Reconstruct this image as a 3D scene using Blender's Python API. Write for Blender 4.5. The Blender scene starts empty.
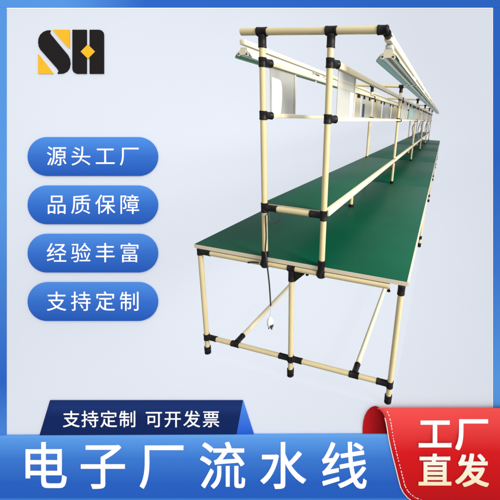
import bpy, bmesh, math, random
from mathutils import Vector, Matrix

random.seed(4)
sc = bpy.context.scene
COL = sc.collection

# ------------------------------------------------------------------ helpers
def lin(c):
    c = c / 255.0
    return c / 12.92 if c <= 0.04045 else ((c + 0.055) / 1.055) ** 2.4

def rgb(r, g, b):
    return (lin(r), lin(g), lin(b), 1.0)

def new_mat(name):
    m = bpy.data.materials.new(name)
    m.use_nodes = True
    nt = m.node_tree
    b = nt.nodes['Principled BSDF']
    return m, nt, b

def plain(name, col, rough=0.5, spec=0.5, metal=0.0, var=0.0, scale=20.0, bump=0.0, bscale=200.0):
    m, nt, b = new_mat(name)
    b.inputs['Base Color'].default_value = col
    b.inputs['Roughness'].default_value = rough
    b.inputs['Specular IOR Level'].default_value = spec
    b.inputs['Metallic'].default_value = metal
    tc = nt.nodes.new('ShaderNodeTexCoord')
    if var > 0:
        n = nt.nodes.new('ShaderNodeTexNoise')
        n.inputs['Scale'].default_value = scale
        n.inputs['Detail'].default_value = 5
        nt.links.new(tc.outputs['Object'], n.inputs['Vector'])
        r = nt.nodes.new('ShaderNodeValToRGB')
        r.color_ramp.elements[0].position = 0.3
        r.color_ramp.elements[1].position = 0.7
        r.color_ramp.elements[0].color = tuple(c * (1 - var) for c in col[:3]) + (1,)
        r.color_ramp.elements[1].color = tuple(min(1, c * (1 + var)) for c in col[:3]) + (1,)
        nt.links.new(n.outputs['Fac'], r.inputs['Fac'])
        nt.links.new(r.outputs['Color'], b.inputs['Base Color'])
    if bump > 0:
        n2 = nt.nodes.new('ShaderNodeTexNoise')
        n2.inputs['Scale'].default_value = bscale
        nt.links.new(tc.outputs['Object'], n2.inputs['Vector'])
        bp = nt.nodes.new('ShaderNodeBump')
        bp.inputs['Strength'].default_value = bump
        bp.inputs['Distance'].default_value = 0.002
        nt.links.new(n2.outputs['Fac'], bp.inputs['Height'])
        nt.links.new(bp.outputs['Normal'], b.inputs['Normal'])
    return m

def printed(name, stops, axis='Y', rough=0.8, spec=0.04, k=0.90):
    """an ink gradient printed on a sign face, running along the sign's own bounding box"""
    m, nt, b = new_mat(name)
    b.inputs['Roughness'].default_value = rough
    b.inputs['Specular IOR Level'].default_value = spec
    tc = nt.nodes.new('ShaderNodeTexCoord')
    sp = nt.nodes.new('ShaderNodeSeparateXYZ')
    nt.links.new(tc.outputs['Generated'], sp.inputs[0])
    r = nt.nodes.new('ShaderNodeValToRGB')
    els = r.color_ramp.elements
    while len(els) < len(stops):
        els.new(0.5)
    for e, (p, c) in zip(els, stops):
        e.position = p
        e.color = (c[0] * k, c[1] * k, c[2] * k, 1)
    nt.links.new(sp.outputs[axis], r.inputs['Fac'])
    nt.links.new(r.outputs['Color'], b.inputs['Base Color'])
    return m

def finish(name, bm, mat, parent=None, smooth=True):
    bmesh.ops.recalc_face_normals(bm, faces=bm.faces[:])
    me = bpy.data.meshes.new(name)
    bm.to_mesh(me)
    bm.free()
    if smooth:
        me.shade_smooth()
        me.set_sharp_from_angle(angle=math.radians(35))
    me.materials.append(mat)
    o = bpy.data.objects.new(name, me)
    COL.objects.link(o)
    if parent:
        o.parent = parent
    return o

def tag(o, label=None, cat=None, group=None, kind=None):
    if label: o['label'] = label
    if cat: o['category'] = cat
    if group: o['group'] = group
    if kind: o['kind'] = kind
    return o

def empty(name, loc=(0, 0, 0)):
    o = bpy.data.objects.new(name, None)
    o.empty_display_size = 0.1
    o.location = loc
    COL.objects.link(o)
    return o

def copy_tree(o, parent=None, off=None):
    c = o.copy()
    COL.objects.link(c)
    c.parent = parent
    if off is not None:
        c.location = Vector(o.location) + Vector(off)
    for ch in list(o.children):
        copy_tree(ch, c)
    return c

def lathe(bm, p0, p1, prof, seg=24):
    """prof: list of (distance along the axis in metres from p0, radius)"""
    p0 = Vector(p0); p1 = Vector(p1)
    ax = (p1 - p0).normalized()
    a = ax.orthogonal().normalized()
    b = ax.cross(a)
    rings = []
    for t, r in prof:
        c = p0 + ax * t
        rings.append([bm.verts.new(c + (a * math.cos(k * 2 * math.pi / seg) + b * math.sin(k * 2 * math.pi / seg)) * r) for k in range(seg)])
    for i in range(len(rings) - 1):
        for k in range(seg):
            bm.faces.new((rings[i][k], rings[i][(k + 1) % seg], rings[i + 1][(k + 1) % seg], rings[i + 1][k]))
    bm.faces.new(rings[0][::-1])
    bm.faces.new(rings[-1])

def tube(bm, p0, p1, r, seg=24):
    L = (Vector(p1) - Vector(p0)).length
    e = min(0.002, r * 0.2)
    lathe(bm, p0, p1, [(0, r - e), (e, r), (L - e, r), (L, r - e)], seg)

def box(bm, x0, x1, y0, y1, z0, z1, bev=0.0):
    vs = [bm.verts.new((x, y, z)) for x in (x0, x1) for y in (y0, y1) for z in (z0, z1)]
    f = [(0, 1, 3, 2), (4, 6, 7, 5), (0, 4, 5, 1), (2, 3, 7, 6), (0, 2, 6, 4), (1, 5, 7, 3)]
    fs = [bm.faces.new([vs[i] for i in q]) for q in f]
    if bev:
        es = set(e for q in fs for e in q.edges)
        bmesh.ops.bevel(bm, geom=list(es), offset=bev, segments=2, profile=0.5, affect='EDGES')

def sweep(bm, pts, r, seg=8):
    """round cord through a smoothed polyline"""
    P = [Vector(p) for p in pts]
    fine = []
    n = len(P)
    for i in range(n - 1):
        a, b, c, d = P[max(i - 1, 0)], P[i], P[i + 1], P[min(i + 2, n - 1)]
        for k in range(6):
            t = k / 6
            fine.append(0.5 * ((2 * b) + (c - a) * t + (2 * a - 5 * b + 4 * c - d) * t * t + (3 * b - a - 3 * c + d) * t ** 3))
    fine.append(P[-1])
    rings = []
    nrm = None
    for i, p in enumerate(fine):
        t = (fine[min(i + 1, len(fine) - 1)] - fine[max(i - 1, 0)]).normalized()
        nrm = t.orthogonal().normalized() if nrm is None else (nrm - t * nrm.dot(t)).normalized()
        bn = t.cross(nrm)
        rings.append([bm.verts.new(p + (nrm * math.cos(2 * math.pi * k / seg) + bn * math.sin(2 * math.pi * k / seg)) * r) for k in range(seg)])
    for i in range(len(rings) - 1):
        for k in range(seg):
            bm.faces.new((rings[i][k], rings[i][(k + 1) % seg], rings[i + 1][(k + 1) % seg], rings[i + 1][k]))
    bm.faces.new(rings[0][::-1]); bm.faces.new(rings[-1])

# ------------------------------------------------------------------ materials
M_cream = plain('cream_coated_pipe', (0.455, 0.378, 0.205, 1), rough=0.2, spec=0.5, var=0.05, scale=6.0)
M_creamlite = plain('cream_aluminium', (0.58, 0.51, 0.345, 1), rough=0.35, spec=0.4, var=0.04, scale=5.0)
M_black = plain('black_clamp_steel', (0.007, 0.006, 0.006, 1), rough=0.45, spec=0.14, var=0.3, scale=30.0)
M_bolt = plain('bolt_zinc', (0.35, 0.34, 0.32, 1), rough=0.35, metal=0.9)
M_green = plain('green_antistatic_mat', (0.0012, 0.058, 0.029, 1), rough=0.45, spec=0.08, var=0.14, scale=1.6, bump=0.08, bscale=500)
M_edge = plain('board_edge_band', (0.50, 0.43, 0.32, 1), rough=0.45, var=0.05, scale=8)
M_edgew = plain('pale_edge_band', (0.52, 0.48, 0.38, 1), rough=0.35, var=0.05, scale=8)
M_white = plain('white_plastic', (0.66, 0.66, 0.64, 1), rough=0.35)
M_grey = plain('grey_bracket', (0.42, 0.44, 0.46, 1), rough=0.4)
M_cord = plain('black_cord', (0.012, 0.013, 0.013, 1), rough=0.5)
M_cord2 = plain('grey_violet_cord', (0.10, 0.09, 0.12, 1), rough=0.5)
M_dark = plain('dark_print', (0.02, 0.02, 0.02, 1), rough=0.6)
M_reflector = plain('lamp_reflector', (0.20, 0.42, 0.31, 1), rough=0.38, metal=0.35)  # green of the table below, its reflection put into the base colour
M_lampbody = plain('lamp_enamel', (0.50, 0.46, 0.35, 1), rough=0.35, var=0.05, scale=6)
M_tube = plain('lamp_glass', (0.72, 0.80, 0.76, 1), rough=0.15)

def acrylic(name, col, alpha, rough=0.12):
    m, nt, b = new_mat(name)
    b.inputs['Base Color'].default_value = col
    b.inputs['Roughness'].default_value = rough
    b.inputs['Alpha'].default_value = alpha
    return m
M_panel = acrylic('grey_acrylic', (0.38, 0.37, 0.32, 1), 0.68, 0.5)
M_paneltan = acrylic('tan_acrylic', (0.48, 0.42, 0.28, 1), 0.88, 0.5)
M_panelrefl = acrylic('acrylic_table_reflection', (0.08, 0.33, 0.25, 1), 0.85)  # teal is the green table's reflection, put into the sheet colour
M_glare = plain('painted_glare', (0.93, 0.93, 0.92, 1), rough=0.6)  # white that stands in for window reflections on the panels

def clear_stage():
    m, nt, b = new_mat('clear_acrylic_stage')
    out = nt.nodes['Material Output']
    tr = nt.nodes.new('ShaderNodeBsdfTransparent')
    di = nt.nodes.new('ShaderNodeBsdfDiffuse')
    di.inputs['Color'].default_value = (0.83, 0.85, 0.93, 1)
    mx = nt.nodes.new('ShaderNodeMixShader')
    mx.inputs['Fac'].default_value = 0.02
    nt.links.new(tr.outputs[0], mx.inputs[1])
    nt.links.new(di.outputs[0], mx.inputs[2])
    nt.links.new(mx.outputs[0], out.inputs['Surface'])
    nt.nodes.remove(b)
    return m
M_stage = clear_stage()

# ------------------------------------------------------------------ the workbench line (metres)
W, H = 1.163, 0.75
XM, XL, XR = 0.577, 0.4196, 0.7452
ZL, ZS, ZR, ZU, ZT = 0.1232, 1.0232, 1.4803, 1.7125, 1.8376
S, NB = 2.542, 5
XLA, XLB = 0.184, 0.982            # the two lamp rails
RT = 0.0152                       # pipe radius
RC = 0.0190                       # clamp radius

bench = empty('workbench')
tag(bench, 'long cream pipe workbench line with green table tops and a raised middle shelf', 'workbench')

def sleeve(bm, p, d, l0, l1, r=RC):
    """clamp half shell round a pipe, from l0 to l1 along d about p, with rounded lips"""
    p = Vector(p); d = Vector(d).normalized()
    a = p + d * l0
    L = l1 - l0
    q = min(0.009, L * 0.25)
    lathe(bm, a, a + d, [(0, RT + 0.0004), (0.0004, r - 0.0012), (0.0018, r), (q, r), (q + 0.001, r - 0.0007),
                         (L - q - 0.001, r - 0.0007), (L - q, r), (L - 0.0018, r), (L - 0.0004, r - 0.0012), (L, RT + 0.0004)], 20)

def clamp(parent, p, axis, arms=(), h=0.036, alen=0.074):
    """black pipe clamp: a sleeve round the main pipe plus one sleeve for each branching pipe"""
    bm = bmesh.new()
    sleeve(bm, p, axis, -h, h)
    for a in arms:
        sleeve(bm, p, a, 0.010, alen, RC - 0.0008)
    # bolt ear and bolt heads
    P = Vector(p); ax = Vector(axis).normalized()
    side = Vector((0, -1, 0)) if abs(ax.y) < 0.5 else Vector((0, 0, 1))
    bm2 = bmesh.new()
    for k in (-0.5, 0.5):
        c = P + ax * (h * k)
        lathe(bm2, c + side * (RC - 0.003), c + side * (RC + 0.008), [(0, 0.006), (0.003, 0.006), (0.004, 0.0045), (0.008, 0.0045)], 6)
    me = bpy.data.meshes.new('t'); bm2.to_mesh(me); bm2.free(); bm.from_mesh(me); bpy.data.meshes.remove(me)
    return finish('clamp', bm, M_black, parent)

def pipe(name, p0, p1, parent=bench, mat=None, r=RT):
    bm = bmesh.new()
    tube(bm, p0, p1, r)
    return finish(name, bm, mat or M_cream, parent)

ZB = H - 0.0445                     # centre of the beams under the table
first = []                         # parts of the first cross frame, copied for the other five
def keep(o):
    first.append(o); return o

for x in (0.0, XM, W):
    leg = keep(pipe('leg', (x, 0, 0.045), (x, 0, ZB)))
    arms = []
    if x > 0: arms.append((-1, 0, 0))
    if x < W: arms.append((1, 0, 0))
    if x == XM:
        bm = bmesh.new()
        sleeve(bm, (x, 0, ZB), (1, 0, 0), -0.022, 0.022)
        sleeve(bm, (x, 0, ZB), (0, 0, -1), 0.010, 0.075)
        # triangular gusset towards the right
        vs = []
        for y in (-0.008, 0.008):
            vs.append([bm.verts.new(v) for v in ((x + 0.02, y, ZB - 0.015), (x + 0.075, y, ZB - 0.020), (x + 0.02, y, ZB - 0.075))])
        bm.faces.new(vs[0]); bm.faces.new(vs[1][::-1])
        for i in range(3):
            bm.faces.new((vs[0][i], vs[0][(i + 1) % 3], vs[1][(i + 1) % 3], vs[1][i]))
        finish('clamp', bm, M_black, leg)
    else:
        bm = bmesh.new()
        sleeve(bm, (x, 0, ZB), (0, 0, 1), -0.020 if x == 0 else -0.034, 0.018)
        if x == 0: sleeve(bm, (x, 0, ZB), (1, 0, 0), 0.010, 0.072, RC - 0.001)
        else: sleeve(bm, (x, 0, ZB), (0, 1, 0), 0.010, 0.080, RC - 0.001)
        finish('clamp', bm, M_black, leg)
    clamp(leg, (x, 0, ZL), (0, 0, 1), arms, 0.022)
    bm = bmesh.new()
    lathe(bm, (x, 0, 0), (x, 0, 1), [(0, 0.017), (0.002, 0.020), (0.012, 0.020), (0.014, 0.012), (0.020, 0.011), (0.022, 0.0205), (0.050, 0.0205), (0.052, 0.0168)], 20)
    finish('foot', bm, M_black, leg)

keep(pipe('end_beam', (0.02, 0, ZB), (W - 0.06, 0, ZB)))
lb = keep(pipe('lower_bar', (0.02, 0, ZL), (W - 0.02, 0, ZL)))
for x in (0.208, 0.962):
    bm = bmesh.new()
    sleeve(bm, (x, 0, ZL), (1, 0, 0), -0.028, 0.028)
    sleeve(bm, (x, 0, ZL + 0.006), (0, 1, 0), 0.008, 0.085, RC - 0.001)
    finish('clamp', bm, M_black, lb)

for x in (XL, XR):
    post = keep(pipe('post', (x, 0, ZB - 0.012), (x, 0, ZT - 0.012)))
    bm = bmesh.new()
    sleeve(bm, (x, -0.003, H), (0, 0, 1), -0.064, 0.032, RC + 0.001)
    sleeve(bm, (x, 0, ZB), (1, 0, 0), -0.022, 0.022, RC + 0.001)
    finish('clamp', bm, M_black, post)
    clamp(post, (x, 0, ZS), (0, 0, 1), [(1, 0, 0) if x == XL else (-1, 0, 0)], 0.026)
    clamp(post, (x, 0, ZR), (0, 0, 1), [(0.5, 0.866, 0)], 0.021, 0.050)
    clamp(post, (x, 0, ZU), (0, 0, 1), [(0.5, 0.866, 0)], 0.021, 0.050)
    bm = bmesh.new()
    sleeve(bm, (x, 0, ZT), (1, 0, 0), -0.026, 0.026)
    sleeve(bm, (x, 0, ZT), (0, 0, -1), 0.012, 0.066)
    finish('clamp', bm, M_black, post)

keep(pipe('shelf_beam', (XL + 0.02, 0, ZS), (XR - 0.02, 0, ZS)))
for o in first:
    pass

# top bars: the near one is cut short on the left, as in the photograph
def top_bar(x0, y):
    t = pipe('top_bar', (x0, 0, ZT), (XLB - 0.01, 0, ZT))
    t.location.y = y
    bm = bmesh.new()
    sleeve(bm, (XLB, 0, ZT), (1, 0, 0), -0.040, 0.004)
    sleeve(bm, (XLB, 0, ZT - 0.010), (0.0, 1, -0.12), 0.004, 0.050, RC - 0.002)
    lathe(bm, (XLB, 0, ZT), (XLB + 1, 0, ZT), [(0, RC - 0.003), (0.006, RC - 0.003), (0.008, RC - 0.008)], 20)
    finish('clamp', bm, M_black, t)
    return t
top_bar(0.312, 0)
for i in range(1, NB + 1):
    top_bar(XLA - 0.02, S * i)

for i in range(1, NB + 1):
    for o in first:
        copy_tree(o, bench, (0, S * i, 0))

# table boards and raised shelf boards, one per bay
def board(name, x0, x1, y0, y1, z1, th, rim_right):
    bm = bmesh.new()
    box(bm, x0, x1, y0, y1, z1 - th + 0.001, z1, 0.0015)
    t = finish(name, bm, M_green, bench)
    e = 0.003
    bm = bmesh.new()                                   # edge band round the board, a hair below the mat
    box(bm, x0 - e, x1 + e, y0 - e, y0 - 0.0005, z1 - th - 0.001, z1 - 0.003)
    finish('edge_band', bm, M_edge, t)
    bm = bmesh.new()
    box(bm, x1 + 0.0005, x1 + rim_right, y0 + 0.001, y1 - 0.001, z1 - th, z1 - 0.002)
    box(bm, x0 - rim_right * 0.3, x0 - 0.0005, y0 + 0.001, y1 - 0.001, z1 - th, z1 - 0.002)
    finish('side_band', bm, M_edgew, t)
    return t
for i in range(NB):
    g = 0.0025
    y0 = -0.004 if i == 0 else S * i + g
    y1 = S * (i + 1) - g if i < NB - 1 else S * NB + 0.06
    board('table_top', -0.031, W + 0.022, y0, y1, H, 0.024, 0.010)
    board('shelf_board', XL - 0.022, XR - 0.012, y0 + 0.029 if i == 0 else y0, y1, ZS + 0.019, 0.018, 0.004)
    ya, yb = S * i + 0.03, S * (i + 1) - 0.03
    for x in (0.0, W):
        pipe('side_beam', (x, ya, ZB), (x, yb, ZB))
    for x in (0.208, 0.962):
        pipe('foot_rail', (x, ya, ZL + 0.006), (x, yb, ZL + 0.006), mat=M_creamlite)
    # shelf rail, a square pale profile on the right, a pipe on the left
    bm = bmesh.new()
    box(bm, XR - 0.010, XR + 0.018, ya + 0.005, yb + (0.055 if i < NB - 1 else 0.0), ZS - 0.012, ZS + 0.021, 0.003)
    finish('shelf_rail', bm, M_creamlite, bench)
    pipe('shelf_rail', (XL - 0.012, ya, ZS - 0.02), (XL - 0.012, yb, ZS - 0.02))
    for x in (XL, XR):
        dx = 0.02
        for z in (ZR, ZU):
            bm = bmesh.new()
            if x == XR:
                box(bm, x + 0.002, x + 0.030, ya + 0.012, yb + 0.055, z - (0.010 if z == ZR else 0.014), z + (0.010 if z == ZR else 0.014), 0.003)
            else:
                box(bm, x + 0.004, x + 0.030, ya + 0.012, yb + 0.055, z - 0.010, z + 0.010, 0.003)
            finish('panel_rail', bm, M_creamlite, bench)
    # short stub under the shelf half way along the bay
    st = pipe('stub', (XM, S * i + 1.25, H + 0.012), (XM, S * i + 1.25, ZS - 0.002))
    bm = bmesh.new()
    lathe(bm, (XM, S * i + 1.25, H), (XM, S * i + 1.25, 2), [(0, 0.026), (0.004, 0.026), (0.006, 0.021), (0.022, 0.021), (0.023, 0.0166)], 20)
    finish('foot', bm, M_black, st)

# lamp rails
for x, y0 in ((XLA, 0.215), (XLB, 0.03)):
    bm = bmesh.new()
    box(bm, x - 0.014, x + 0.016, y0, S * NB + 0.5, ZT - (0.034 if x == XLB else 0.012), ZT - 0.002 if x == XLB else ZT + 0.014, 0.003)
    finish('lamp_rail', bm, M_creamlite, bench)

# small screw hooks under the near end beam
for x, y in ((0.655, 0.03), (W - 0.063, 0.02)):
    bm = bmesh.new()
    lathe(bm, (x, y, ZB - 0.018), (x, y, ZB - 1), [(0, 0.004), (0.014, 0.004), (0.015, 0.009), (0.022, 0.009), (0.024, 0.003)], 10)
    finish('screw', bm, M_black, bench)

# ------------------------------------------------------------------ lamps
LL = 1.235
def make_lamp():
    root = empty('hanging_lamp')
    bm = bmesh.new()                                   # spine
    prof = [(-0.030, -0.040), (-0.024, -0.012), (0.024, -0.012), (0.030, -0.040)]
    a = [bm.verts.new((x, 0.004, z)) for x, z in prof]; b = [bm.verts.new((x, LL - 0.004, z)) for x, z in prof]
    bm.faces.new(a); bm.faces.new(b[::-1])
    for i in range(4):
        bm.faces.new((a[i], a[(i + 1) % 4], b[(i + 1) % 4], b[i]))
    finish('housing', bm, M_lampbody, root)
    for s in (-1, 1):
        bm = bmesh.new()
        pr = [(0.0305, -0.036), (0.045, -0.044), (0.066, -0.070), (0.068, -0.078)]
        t = 0.0016
        outer = [(s * x, z) for x, z in pr]
        inner = [(s * (x - t), z - t) for x, z in pr]
        loop = outer + inner[::-1]
        a = [bm.verts.new((x, 0.0, z)) for x, z in loop]; b = [bm.verts.new((x, LL, z)) for x, z in loop]
        n = len(loop)
        for i in range(n):
            bm.faces.new((a[i], a[(i + 1) % n], b[(i + 1) % n], b[i]))
        m = len(outer)
        for i in range(m - 1):
            bm.faces.new((a[i], a[i + 1], a[n - 2 - i], a[n - 1 - i]))
            bm.faces.new((b[i], b[n - 1 - i], b[n - 2 - i], b[i + 1]))
        w = finish('reflector', bm, M_lampbody, root)
        bm = bmesh.new()                               # inner lining, green table reflection painted into its colour
        pr2 = [(s * (x - 0.003), z - 0.003) for x, z in pr]
        a = [bm.verts.new((x, 0.002, z)) for x, z in pr2]; b = [bm.verts.new((x, LL - 0.002, z)) for x, z in pr2]
        for i in range(3):
            bm.faces.new((a[i], a[i + 1], b[i + 1], b[i]))
        finish('lining', bm, M_reflector, w, smooth=False)
        bm = bmesh.new()
        tube(bm, (s * 0.026, 0.02, -0.054), (s * 0.026, LL - 0.02, -0.054), 0.010, 14)
        finish('lamp_tube', bm, M_tube, root)
    for y in (-0.006, LL + 0.001):
        bm = bmesh.new()                               # bone shaped end plate
        out = [(-0.040, -0.066), (-0.044, -0.055), (-0.038, -0.044), (-0.026, -0.042), (-0.020, -0.030), (0.020, -0.030), (0.026, -0.042),
               (0.038, -0.044), (0.044, -0.055), (0.040, -0.066), (0.026, -0.068), (0.016, -0.060), (-0.016, -0.060), (-0.026, -0.068)]
        a = [bm.verts.new((x, y, z)) for x, z in out]; b = [bm.verts.new((x, y + 0.005, z)) for x, z in out]
        n = len(out)
        bm.faces.new(a); bm.faces.new(b[::-1])
        for i in range(n):
            bm.faces.new((a[i], a[(i + 1) % n], b[(i + 1) % n], b[i]))
        ep = finish('end_plate', bm, M_lampbody, root, smooth=False)
        for s in (-1, 1):
            bm = bmesh.new()
            yy = y - 0.002 if y < 0 else y + 0.005
            lathe(bm, (s * 0.030, yy, -0.055), (s * 0.030, yy + 1, -0.055), [(0, 0.006), (0.002, 0.006)], 12)
            finish('socket', bm, M_dark, ep)
    for y in (0.03, LL - 0.05):
        bm = bmesh.new()
        box(bm, -0.020, 0.020, y - 0.028, y + 0.028, -0.0115, 0.011, 0.003)
        finish('bracket', bm, M_grey, root)
    return root

ORD = ['nearest', 'second', 'third', 'fourth', 'fifth', 'sixth', 'seventh', 'eighth', 'ninth', 'tenth']
proto = make_lamp()
used = False
for side, x in (('right', XLB), ('left', XLA)):
    for i in range(10):
        y = (0.09 if side == 'right' else 0.225) + 1.271 * i
        o = copy_tree(proto) if used else proto
        used = True
        o.location = (x - 0.002, y, ZT - 0.044) if side == 'right' else (x, y, ZT - 0.014)
        o.scale = (0.78, 1, 0.76)
        if side == 'left':                              # these sit straight against their rail
            for ch in [c for c in o.children if c.name.startswith('bracket')]:
                bpy.data.objects.remove(ch)
        if side == 'right':
            lab = f'{ORD[i]} twin tube lamp from the near end, under the open right lamp rail'
        else:
            lab = f'{ORD[i]} cream lamp from the near end, on the rail behind the left posts'
        tag(o, lab, 'lamp', 'lamps hanging under the lamp rails')
        if side == 'left' and i == 0:
            first_left = o

# ------------------------------------------------------------------ hanging panels between the rails
def panel(x, y0, y1, mat, lab, mark=None, markmat=None, round_mark=False, z0=ZR + 0.012, z1=ZU - 0.010, name='document_panel'):
    root = empty(name, (x + 0.012, y0, z0))
    bm = bmesh.new()
    box(bm, -0.0015, 0.0015, 0, y1 - y0, 0, z1 - z0)
    finish('sheet', bm, mat, root, smooth=False)
    bm = bmesh.new()
    box(bm, -0.005, 0.005, y1 - y0, y1 - y0 + 0.012, 0, z1 - z0)
    finish('edge_strip', bm, M_edgew, root, smooth=False)
    if mark:
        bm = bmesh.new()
        a, b, c, d = mark
        if round_mark:
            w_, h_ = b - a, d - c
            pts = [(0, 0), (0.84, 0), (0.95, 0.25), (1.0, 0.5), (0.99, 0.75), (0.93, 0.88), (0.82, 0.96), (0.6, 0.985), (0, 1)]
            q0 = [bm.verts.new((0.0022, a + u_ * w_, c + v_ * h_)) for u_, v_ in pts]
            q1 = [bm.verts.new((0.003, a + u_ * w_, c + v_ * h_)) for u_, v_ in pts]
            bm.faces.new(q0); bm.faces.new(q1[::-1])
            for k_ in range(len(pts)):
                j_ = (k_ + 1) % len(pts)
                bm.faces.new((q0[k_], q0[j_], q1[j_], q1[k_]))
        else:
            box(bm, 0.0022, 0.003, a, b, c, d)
        finish('glare_or_strip', bm, markmat or M_glare, root, smooth=False)  # white shapes are window glare built as thin sheets; the black one is a strip
    if y0 > 1.7:
        for yy in (0.06, y1 - y0 - 0.06):              # dark spring clips holding the sheet to the rail
            bm = bmesh.new()
            box(bm, -0.010, 0.014, yy - 0.018, yy + 0.018, z1 - z0 - 0.034, z1 - z0 - 0.004, 0.002)
            finish('clip', bm, M_black, root)
    tag(root, lab, 'panel', 'clear panels hanging between the rails')
    return root

panel(XL, 0.05, 0.335, M_panel, 'grey clear panel beside the nearest left post, white glare patch on it', mark=(0.012, 0.125, 0.0, 0.165), round_mark=True)
panel(XL, 1.76, 1.93, M_paneltan, 'narrow tan panel with a pale edge, left row, seen past the near right panel')
panel(XL, 2.03, 2.42, M_panel, 'grey clear panel just before the second left post, with a black strip', mark=(0.03, 0.12, 0.0, 0.13), markmat=M_dark)
panel(XR, 0.09, 0.405, M_panel, 'grey clear panel beside the nearest right post with a white upright glare slip', mark=(0.225, 0.295, 0.0, 0.125))
for i in range(1, NB):
    y = S * i
    n = ORD[i]
    panel(XL, y + 0.08, y + 0.62, M_paneltan, f'tan panel just behind the {n} left post')
    panel(XL, y + 0.75, y + 1.45, M_panel, f'grey panel in the middle of the left row behind the {n} left post')
    panel(XL, y + 1.6, y + 2.3, M_paneltan, f'long tan panel at the far end of the left bay behind the {n} left post')
    panel(XR, y + 1.88, y + 2.44, M_panel, f'grey panel at the far end of the right bay behind the {n} right post')
    panel(XR, y + 0.10, y + 0.75, M_panel, f'grey clear panel just behind the {n} right post')
    panel(XR, y + 1.05, y + 1.75, M_panelrefl if i == 1 else M_paneltan,
          'panel with painted teal table reflection in the right row behind the second right post' if i == 1 else f'tan panel in the right row well behind the {n} right post')

# ------------------------------------------------------------------ power cord
cord = empty('power_cord', (0, 0, 0))
bm = bmesh.new()
sweep(bm, [(0.436, -0.022, 0.985), (0.439, -0.026, 0.95), (0.441, -0.027, 0.87), (0.436, -0.028, 0.80), (0.444, -0.034, 0.765), (0.452, -0.040, 0.72), (0.462, -0.036, 0.60), (0.468, -0.034, 0.47)], 0.0042)
sweep(bm, [(0.436, -0.022, 0.985), (0.452, -0.018, 1.0), (0.462, -0.022, 0.965), (0.49, -0.016, 0.955), (0.51, -0.010, 0.972), (0.512, -0.006, 1.0)], 0.0022)
finish('cord', bm, M_cord, cord)
bm = bmesh.new()
sweep(bm, [(0.468, -0.034, 0.48), (0.467, -0.034, 0.44), (0.463, -0.034, 0.395)], 0.0022)
finish('thin_cord', bm, M_grey, cord)
bm = bmesh.new()
lathe(bm, (0.463, -0.034, 0.400), (0.463, -0.034, -1), [(0, 0.004), (0.008, 0.008), (0.022, 0.016), (0.046, 0.0185), (0.060, 0.016), (0.062, 0.010)], 16)
pl = finish('plug', bm, M_white, cord)
bm = bmesh.new()
for dx in (-0.008, 0.010):
    box(bm, 0.463 + dx - 0.002, 0.463 + dx + 0.002, -0.038, -0.030, 0.318, 0.340)
box(bm, 0.472, 0.483, -0.054, -0.030, 0.336, 0.356, 0.003)
finish('prongs', bm, M_dark, pl)
tag(cord, 'black power cord hanging down the near left post with a white plug', 'cord')

for k, (y, l, dx) in enumerate(((5.35, 0.26, -0.05), (6.7, 0.36, -0.03), (8.1, 0.24, -0.06), (9.6, 0.38, -0.02), (10.9, 0.30, -0.05), (12.0, 0.40, -0.02))):
    bm = bmesh.new()
    x = XR + dx
    sweep(bm, [(XR + 0.01, y, ZR - 0.004), (x + 0.01, y - 0.02, ZR - 0.08), (x - 0.015, y + 0.05, ZR - 0.6 * l), (x + 0.012, y - 0.03, ZR - l)], 0.009)
    lathe(bm, (x + 0.012, y - 0.03, ZR - l + 0.004), (x + 0.012, y - 0.03, -9), [(0, 0.008), (0.01, 0.02), (0.05, 0.022), (0.06, 0.012)], 10)
    tag(finish('dangling_cable', bm, M_cord2), ORD[k] + ' dark cable from the near end among those dangling from the far right panel rail', 'cable', 'cables dangling from the far rail')

cl = bmesh.new()
sweep(cl, [(0.325, -0.02, ZB - 0.004), (0.355, -0.024, ZB + 0.006), (0.392, -0.025, ZB + 0.010)], 0.0055)
tag(finish('cable_stub', cl, M_cord), 'short black cable end lying along the near table beam', 'cable')

# ------------------------------------------------------------------ clear stage under the bench
bm = bmesh.new()
box(bm, -0.03, W + 0.026, -0.024, S * NB + 0.3, -0.012, 0.0, 0.002)
tag(finish('floor', bm, M_stage), kind='structure')

# ------------------------------------------------------------------ display board behind the bench
# The board leans back on its own easel angle far behind the line; its layout is drawn in board
# units of UB metres, u to the right and v down from its top left corner.
CAM = Vector((1.2541, -1.5378, 1.5))
BR = Vector((0.95532618, 0.29108146, 0.05121991))
BU = Vector((-0.13556647, 0.27756948, 0.95109249))
BN = Vector((0.26262831, -0.91554725, 0.30463027))     # towards the viewer
D = 15.6
F = 340.577
CX, CY = 336.433, 224.094
UB = D / F
BO = CAM - BN * D + BR * ((0 - CX) * UB) + BU * ((CY - 0) * UB)      # the board's top left corner
BM = Matrix((BR, BU, BN)).transposed().to_4x4()

def place(o, u, v, lift=0.0):
    o.matrix_world = Matrix.Translation(BO + BR * (u * UB) - BU * (v * UB) + BN * lift) @ BM
    return o

def slab(bm, pts, z0, z1, o=(0, 0), bev=0.0):
    """extrude an outline given in board units about origin o"""
    P = [((u - o[0]) * UB, -(v - o[1]) * UB) for u, v in pts]
    a = [bm.verts.new((x, y, z0)) for x, y in P]; b = [bm.verts.new((x, y, z1)) for x, y in P]
    n = len(P)
    fa = bm.faces.new(a); fb = bm.faces.new(b[::-1])
    for i in range(n):
        bm.faces.new((a[i], b[i], b[(i + 1) % n], a[(i + 1) % n]))
    if bev:
        bmesh.ops.bevel(bm, geom=list(fb.edges), offset=bev, segments=2, profile=0.5, affect='EDGES')

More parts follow.
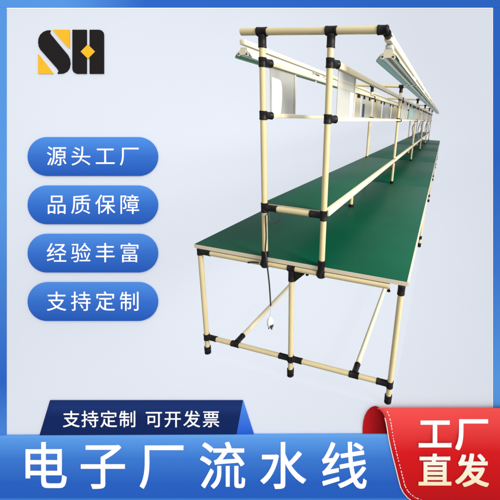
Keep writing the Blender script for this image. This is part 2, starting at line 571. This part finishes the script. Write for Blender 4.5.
def rrect(u0, v0, u1, v1, r, n=20):
    pts = []
    for cu, cv, a0 in ((u1 - r, v0 + r, -90), (u1 - r, v1 - r, 0), (u0 + r, v1 - r, 90), (u0 + r, v0 + r, 180)):
        for k in range(n + 1):
            a = math.radians(a0 + 90 * k / n)
            pts.append((cu + r * math.cos(a), cv + r * math.sin(a)))
    return pts

_glyph = {}
def glyph(ch, off):
    key = (ch, off)
    if key not in _glyph:
        cu = bpy.data.curves.new('lettering', 'FONT')
        cu.body = ch
        cu.size = 1.0
        cu.offset = off
        cu.extrude = 0.01
        cu.resolution_u = 6
        ob = bpy.data.objects.new('lettering', cu)
        COL.objects.link(ob)
        dg = bpy.context.evaluated_depsgraph_get()
        me = bpy.data.meshes.new_from_object(ob.evaluated_get(dg))
        bpy.data.objects.remove(ob)
        bpy.data.curves.remove(cu)
        _glyph[key] = me
    return _glyph[key]

def bbox(me):
    xs = [v.co.x for v in me.vertices]; ys = [v.co.y for v in me.vertices]
    return min(xs), max(xs), min(ys), max(ys)

def lettering(parent, items, off, mat, o, lift, depth=0.03, sx=1.0):
    """items: (character, centre u, centre v, em size); 国 gives the em box"""
    rb = bbox(glyph('\u56fd', 0.0))
    rcx, rcy = (rb[0] + rb[1]) / 2, (rb[2] + rb[3]) / 2
    em = (rb[3] - rb[2]) / 0.92
    bm = bmesh.new()
    for ch, u, v, size in items:
        g = glyph(ch, 0.0)
        s = size * UB / em
        ring = [(0.0, 0.0)] if off == 0 else [(off * a, off * b) for a, b in ((-1, -1), (0, -1), (1, -1), (1, 0), (1, 1), (0, 1), (-1, 1), (-1, 0))] + [(0.0, 0.0)]
        for j, (ox, oy) in enumerate(ring):             # a bolder cut of the same character
            me = g.copy()
            for vt in me.vertices:
                vt.co = Vector((((vt.co.x - rcx) * s + ox * size * UB) * sx + (u - o[0]) * UB, (vt.co.y - rcy) * s + oy * size * UB - (v - o[1]) * UB,
                                lift + (0 if vt.co.z < 0 else depth) + 0.0006 * j))
            bm.from_mesh(me)
            bpy.data.meshes.remove(me)
    return finish('lettering', bm, mat, parent, smooth=False)

M_board = plain('backdrop_paper', (0.697, 0.737, 0.812, 1), rough=0.9, spec=0.0, var=0.012, scale=0.12)
M_trim = plain('white_trim', (0.92, 0.93, 0.95, 1), rough=0.7, spec=0.1)
M_text = plain('white_ink', (1.0, 1.0, 1.0, 1), rough=0.8, spec=0.1)
M_textcream = printed('cream_ink', [(0.0, (0.95, 0.78, 0.50, 1)), (0.45, (0.96, 0.88, 0.70, 1)), (1.0, (0.96, 0.95, 0.93, 1))], rough=0.8, k=1.0)
BL, BD = rgb(88, 154, 232), rgb(44, 104, 203)
M_bt = printed('blue_border_top', [(0.0, BL), (0.18, BL), (0.32, BD), (1.0, BD)], 'X')
M_bl = printed('blue_border_left', [(0.0, BL), (0.10, BL), (0.27, BD), (0.45, rgb(70, 132, 218)), (0.62, BL), (1.0, BL)], 'Y')
M_br = printed('blue_border_right', [(0.0, BL), (0.28, BL), (0.48, rgb(64, 124, 214)), (0.7, BD), (1.0, BD)], 'Y')
M_pill = printed('pill_blue', [(0.0, rgb(38, 90, 186)), (0.5, rgb(56, 114, 208)), (1.0, rgb(82, 146, 232))])
M_banner = printed('banner_blue', [(0.0, rgb(88, 178, 250)), (0.03, rgb(72, 155, 238)), (0.09, rgb(40, 96, 196)), (0.30, rgb(42, 100, 198)), (0.65, rgb(62, 124, 214)), (0.93, rgb(92, 158, 236)), (1.0, rgb(110, 172, 240))])
M_navy = printed('navy_tab', [(0.0, rgb(18, 40, 98)), (0.55, rgb(20, 42, 98)), (0.8, rgb(30, 54, 116)), (1.0, rgb(26, 50, 112))])
M_tri = printed('blue_fold', [(0.0, rgb(36, 92, 214)), (1.0, rgb(84, 146, 240))])
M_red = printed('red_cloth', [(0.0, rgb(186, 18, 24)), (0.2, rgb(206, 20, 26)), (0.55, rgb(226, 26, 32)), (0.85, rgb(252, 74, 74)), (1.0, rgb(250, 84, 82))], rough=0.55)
M_redin = printed('red_cloth_inside', [(0.0, rgb(196, 26, 32)), (0.55, rgb(150, 16, 22)), (1.0, rgb(110, 8, 14))], 'X')  # shade of the fold painted in, darkening to the right
M_redhem = plain('red_hem', rgb(226, 22, 28), rough=0.55)
M_ink = plain('logo_black', rgb(30, 26, 28), rough=0.8, spec=0.1)
M_gold = plain('logo_gold', rgb(248, 184, 40), rough=0.8, spec=0.1)

# pale backdrop with its blue border
bm = bmesh.new()
slab(bm, [(6.8, 8), (493, 8), (493, 520), (6.8, 520)], -0.30, 0.0)
back = finish('backdrop', bm, M_board, smooth=False)
tag(back, kind='structure')
place(back, 0, 0)
def backpart(name, pts, z0, z1, mat):
    bm = bmesh.new()
    slab(bm, pts, z0, z1)
    return finish(name, bm, mat, back, smooth=False)
backpart('border_strip', [(-40, -40), (540, -40), (540, 7.6), (-40, 7.6)], -0.30, 0.02, M_bt)
backpart('border_strip', [(-40, 7.7), (6.7, 7.7), (6.7, 520), (-40, 520)], -0.30, 0.02, M_bl)
backpart('border_strip', [(493.1, 7.7), (540, 7.7), (540, 520), (493.1, 520)], -0.30, 0.02, M_br)
backpart('white_trim', [(6.8, 7.8), (493, 7.8), (493, 8.9), (6.8, 8.9)], 0.001, 0.008, M_trim)
backpart('white_trim', [(491.9, 9.0), (493, 9.0), (493, 437), (491.9, 437)], 0.001, 0.008, M_trim)

# pills
for txt, v in (('\u6e90\u5934\u5de5\u5382', 156.7), ('\u54c1\u8d28\u4fdd\u969c', 204.9), ('\u7ecf\u9a8c\u4e30\u5bcc', 253.0), ('\u652f\u6301\u5b9a\u5236', 301.3)):
    o = (93.5, v)
    bm = bmesh.new()
    slab(bm, rrect(28.8, v - 19.3, 158.3, v + 19.3, 19.2), 0.0, 0.06, o, 0.01)
    p = finish('pill_sign', bm, M_pill)
    place(p, o[0], o[1], 0.004)
    lettering(p, [(c, 57.9 + 24.2 * k, v, 19.8) for k, c in enumerate(txt)], 0.0, M_text, o, 0.061, 0.012)
    tag(p, 'blue rounded sign reading ' + txt + ' on the pale board', 'sign', 'blue rounded signs in a column')

# logo
def lg(pts):
    return [(30 + x / 5.882, 20 + y / 5.882) for x, y in pts]
lo = (72, 52)
logo = place(empty('logo'), lo[0], lo[1], 0.004)
tag(logo, 'black and gold letters S and H at the top left of the pale board', 'logo')
def lpart(name, pts, mat, z1):
    bm = bmesh.new()
    slab(bm, lg(pts), 0.0, z1, lo)
    return finish(name, bm, mat, logo, smooth=False)
lpart('letter_band', [(52, 135), (54, 112), (64, 90), (82, 73), (104, 64), (124, 63), (119, 76), (126, 88), (225, 207), (236, 230), (240, 258), (234, 286), (220, 305), (198, 316),
                      (165, 318), (172, 303), (163, 288), (66, 178), (56, 160)], M_ink, 0.04)
lpart('gold_corner', [(136, 60), (236, 60), (236, 170), (222, 160)], M_gold, 0.04)
lpart('gold_corner', [(52, 203), (142, 318), (52, 318)], M_gold, 0.04)
lpart('letter_bar', [(253, 60), (336, 60), (336, 318), (278, 318), (264, 312), (256, 302), (253, 288)], M_ink, 0.04)
lpart('letter_bar', [(354, 60), (410, 60), (424, 64), (434, 75), (437, 90), (437, 318), (354, 318)], M_ink, 0.04)
lpart('gold_diamond', [(345, 147), (387, 189), (345, 231), (303, 189)], M_gold, 0.052)

# navy tab above the banner
o = (145, 418)
bm = bmesh.new()
slab(bm, [(50.8, 400), (243, 400), (236.5, 435), (40.3, 435)], 0.0, 0.05, o)
tab = finish('navy_tab', bm, M_navy, smooth=False)
place(tab, o[0], o[1], 0.004)
bm = bmesh.new()
slab(bm, [(243.2, 400), (254.3, 434.5), (236.7, 434.5)], 0.0, 0.046, o)
finish('folded_end', bm, M_tri, tab, smooth=False)
xs = [72.4, 91.0, 109.7, 128.4, 154.6, 173.4, 192.4, 211.6]
for word, wx in (('\u652f\u6301\u5b9a\u5236', xs[:4]), ('\u53ef\u5f00\u53d1\u7968', xs[4:])):
    lettering(tab, [(c, x, 418.6, 16.9) for c, x in zip(word, wx)], 0.004, M_text, o, 0.051, 0.01)
tag(tab, 'slanted navy tab reading ' + '\u652f\u6301\u5b9a\u5236 \u53ef\u5f00\u53d1\u7968' + ' above the blue banner', 'sign')

# blue banner
o = (250, 468)
bm = bmesh.new()
slab(bm, [(-40, 434.8), (250, 433.6), (540, 432.6), (540, 502), (-40, 502)], 0.0, 0.09, o)
ban = finish('banner', bm, M_banner, smooth=False)
place(ban, o[0], o[1], 0.006)
xs = [46.8, 105.2, 164.2, 224.0, 284.0, 344.7]
lettering(ban, [(c, x - 0.7, 464.7, 47.4) for c, x in zip('\u7535\u5b50\u5382\u6d41\u6c34\u7ebf', xs)], 0.008, M_text, o, 0.091, 0.02, 0.955)
tag(ban, 'wide blue banner along the bottom with six large white characters', 'banner')

# red cloth flag folded over the banner's right end
o = (430, 455)
flag = place(empty('red_flag'), o[0], o[1], 0.0)
tag(flag, 'red cloth flag folded over the right end of the blue banner', 'flag')
EDGE = [(375.8, 405.8), (379.5, 407.6), (382.3, 410.6), (384.2, 415), (385.6, 421), (386.8, 428), (388.2, 437), (390.2, 446), (392.7, 456.5), (395.6, 467.6), (397.6, 476),
        (400, 485), (402.8, 490.5), (406.8, 495.2), (412, 499), (420, 502.5), (432, 505)]
def lifted(u, v):
    # the cloth bulges over the banner's top edge and falls flat lower down
    return 0.13 + 0.10 * math.exp(-((v - 416) / 14.0) ** 2)
def cloth(name, left, right, mat, dz, parent, nu=24):
    bm = bmesh.new()
    rows = []
    for (ul, v), (ur, _) in zip(left, right):
        rows.append([bm.verts.new(((ul + (ur - ul) * k / nu - o[0]) * UB, -(v - o[1]) * UB, lifted(0, v) + dz)) for k in range(nu + 1)])
    for a, b in zip(rows, rows[1:]):
        for k in range(nu):
            bm.faces.new((a[k], a[k + 1], b[k + 1], b[k]))
    ob = finish(name, bm, mat, parent)
    md = ob.modifiers.new('thickness', 'SOLIDIFY'); md.thickness = 0.02; md.offset = -1
    return ob
right = [(540, v) for u, v in EDGE]
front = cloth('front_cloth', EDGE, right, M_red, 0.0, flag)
hem_r = [(u + 5.0 - 1.0 * (v > 480), v) for u, v in EDGE]
cloth('pale_edge', [(u - 0.5, v) for u, v in EDGE[3:]], [(u + 0.5, v) for u, v in EDGE[3:]], plain('pale_hem', (0.9, 0.72, 0.68, 1), 0.6), 0.006, front, 2)
# dashed stitching
fine = []
for (a, b) in zip(EDGE[2:-2], EDGE[3:]):
    n = 8
    fine += [(a[0] + (b[0] - a[0]) * k / n, a[1] + (b[1] - a[1]) * k / n) for k in range(n)]
acc = 0.0
bm = bmesh.new()
run = []
for i in range(1, len(fine)):
    (u0, v0), (u1, v1) = fine[i - 1], fine[i]
    L = math.hypot(u1 - u0, v1 - v0)
    nx, ny = (v1 - v0) / L, -(u1 - u0) / L
    acc += L
    if (acc % 3.4) < 1.9:
        q = []
        for uu, vv, w in ((u0, v0, 4.3), (u1, v1, 4.3), (u1, v1, 4.95), (u0, v0, 4.95)):
            x, y = uu + nx * w, vv + ny * w
            q.append((x, y))
        z = max(lifted(0, q[0][1]), lifted(0, q[2][1])) + 0.004
        vs = [bm.verts.new(((x - o[0]) * UB, -(y - o[1]) * UB, z)) for x, y in q]
        vs2 = [bm.verts.new(((x - o[0]) * UB, -(y - o[1]) * UB, z + 0.006)) for x, y in q]
        bm.faces.new(vs); bm.faces.new(vs2[::-1])
        for k in range(4):
            bm.faces.new((vs[k], vs[(k + 1) % 4], vs2[(k + 1) % 4], vs2[k]))
finish('stitching', bm, M_text, front, smooth=False)
# the cloth's back, rolling up behind the banner
bm = bmesh.new()
OUT = [(362.5, 433), (362.6, 427), (363.3, 421), (364.8, 415.5), (367.2, 410.8), (370.3, 407.6), (373.2, 406.2), (376, 405.8), (380, 407.8), (383, 411.6), (385, 418), (386.3, 425), (387.4, 433)]
rows = []
for k, (u, v) in enumerate(OUT):
    z = 0.03 + 0.09 * math.sin(math.pi * k / (len(OUT) - 1))
    rows.append((u, v, z))
a = [bm.verts.new(((u - o[0]) * UB, -(v - o[1]) * UB, z)) for u, v, z in rows]
c = [bm.verts.new(((u - o[0]) * UB, -(v - o[1]) * UB, 0.008)) for u, v, z in rows]
bm.faces.new(a); bm.faces.new(c[::-1])
n = len(a)
for i in range(n):
    bm.faces.new((a[i], a[(i + 1) % n], c[(i + 1) % n], c[i]))
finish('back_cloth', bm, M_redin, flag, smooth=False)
lettering(front, [('\u5de5', 433.6, 431.0, 32.5), ('\u5382', 470.2, 431.2, 32.5)], 0.024, M_text, o, 0.20, 0.03)
lettering(front, [('\u76f4', 433.8, 468.2, 32.5), ('\u53d1', 470.6, 468.2, 32.5)], 0.019, M_textcream, o, 0.15, 0.03)

# small dark print on the first left lamp
cu = bpy.data.curves.new('lettering', 'FONT')
cu.body = 'TYSM'; cu.size = 0.030; cu.offset = 0.0012; cu.extrude = 0.0004
ob = bpy.data.objects.new('lettering', cu); COL.objects.link(ob)
dg = bpy.context.evaluated_depsgraph_get()
me = bpy.data.meshes.new_from_object(ob.evaluated_get(dg))
bpy.data.objects.remove(ob); bpy.data.curves.remove(cu)
me.materials.clear(); me.materials.append(M_dark)
pr = bpy.data.objects.new('lettering', me); COL.objects.link(pr)
pr.parent = first_left
nx = Vector((0.978, 0, 0.209)).normalized()
t = Vector((0, 1, 0)); upv = nx.cross(t)
mm = Matrix((t, upv, nx)).transposed().to_4x4()
pr.matrix_local = Matrix.Translation(Vector((0.0292, 0.97, -0.0360)) + nx * 0.0012) @ mm @ Matrix.Diagonal((2.3, 0.95, 1, 1))

# ------------------------------------------------------------------ light
w = bpy.data.worlds.new('World')
sc.world = w
w.use_nodes = True
nt = w.node_tree
bg = nt.nodes['Background']
tc = nt.nodes.new('ShaderNodeTexCoord')
sp = nt.nodes.new('ShaderNodeSeparateXYZ')
nt.links.new(tc.outputs['Generated'], sp.inputs[0])
rx = nt.nodes.new('ShaderNodeMapRange')
rx.inputs['From Min'].default_value = -1; rx.inputs['From Max'].default_value = 1
rx.inputs['To Min'].default_value = 0.46; rx.inputs['To Max'].default_value = 1.42
nt.links.new(sp.outputs['X'], rx.inputs['Value'])
rz = nt.nodes.new('ShaderNodeMapRange')
rz.inputs['From Min'].default_value = -0.6; rz.inputs['From Max'].default_value = 0.5
rz.inputs['To Min'].default_value = 0.45; rz.inputs['To Max'].default_value = 1.10
nt.links.new(sp.outputs['Z'], rz.inputs['Value'])
mu = nt.nodes.new('ShaderNodeMath'); mu.operation = 'MULTIPLY'
nt.links.new(rx.outputs[0], mu.inputs[0]); nt.links.new(rz.outputs[0], mu.inputs[1])
nt.links.new(mu.outputs[0], bg.inputs['Strength'])
bg.inputs['Color'].default_value = (1, 1, 1, 1)

def area(name, loc, target, size, power, col=(1, 1, 1), spread=180):
    l = bpy.data.lights.new(name, 'AREA')
    l.shape = 'RECTANGLE'; l.size = size[0]; l.size_y = size[1]
    l.energy = power; l.color = col; l.spread = math.radians(spread)
    o = bpy.data.objects.new(name, l)
    o.location = loc
    o.rotation_euler = (Vector(target) - Vector(loc)).to_track_quat('-Z', 'Y').to_euler()
    COL.objects.link(o)
    return o
area('window_light', (6.0, -1.0, 3.6), (0.6, 2.0, 0.9), (2.6, 1.6), 250, (1.0, 0.985, 0.95), 100)
area('board_fill', (-13.0, -1.0, 8.0), (-9.0, 13.0, 1.5), (3.0, 3.0), 92, (1.0, 0.98, 0.99), 150)  # added unseen fill that brightens the left of the board

# ------------------------------------------------------------------ camera
cd = bpy.data.cameras.new('camera')
cam = bpy.data.objects.new('camera', cd)
COL.objects.link(cam)
cam.matrix_world = Matrix.Translation(CAM) @ BM
cd.sensor_fit = 'HORIZONTAL'
cd.sensor_width = 36.0
cd.lens = F / 500 * 36.0
cd.shift_x = (250 - CX) / 500
cd.shift_y = (CY - 250) / 500
cd.clip_start = 0.05
cd.clip_end = 200
sc.camera = cam

sc.view_settings.view_transform = 'Standard'
sc.view_settings.look = 'None'
sc.view_settings.exposure = 0.15
sc.view_settings.gamma = 1
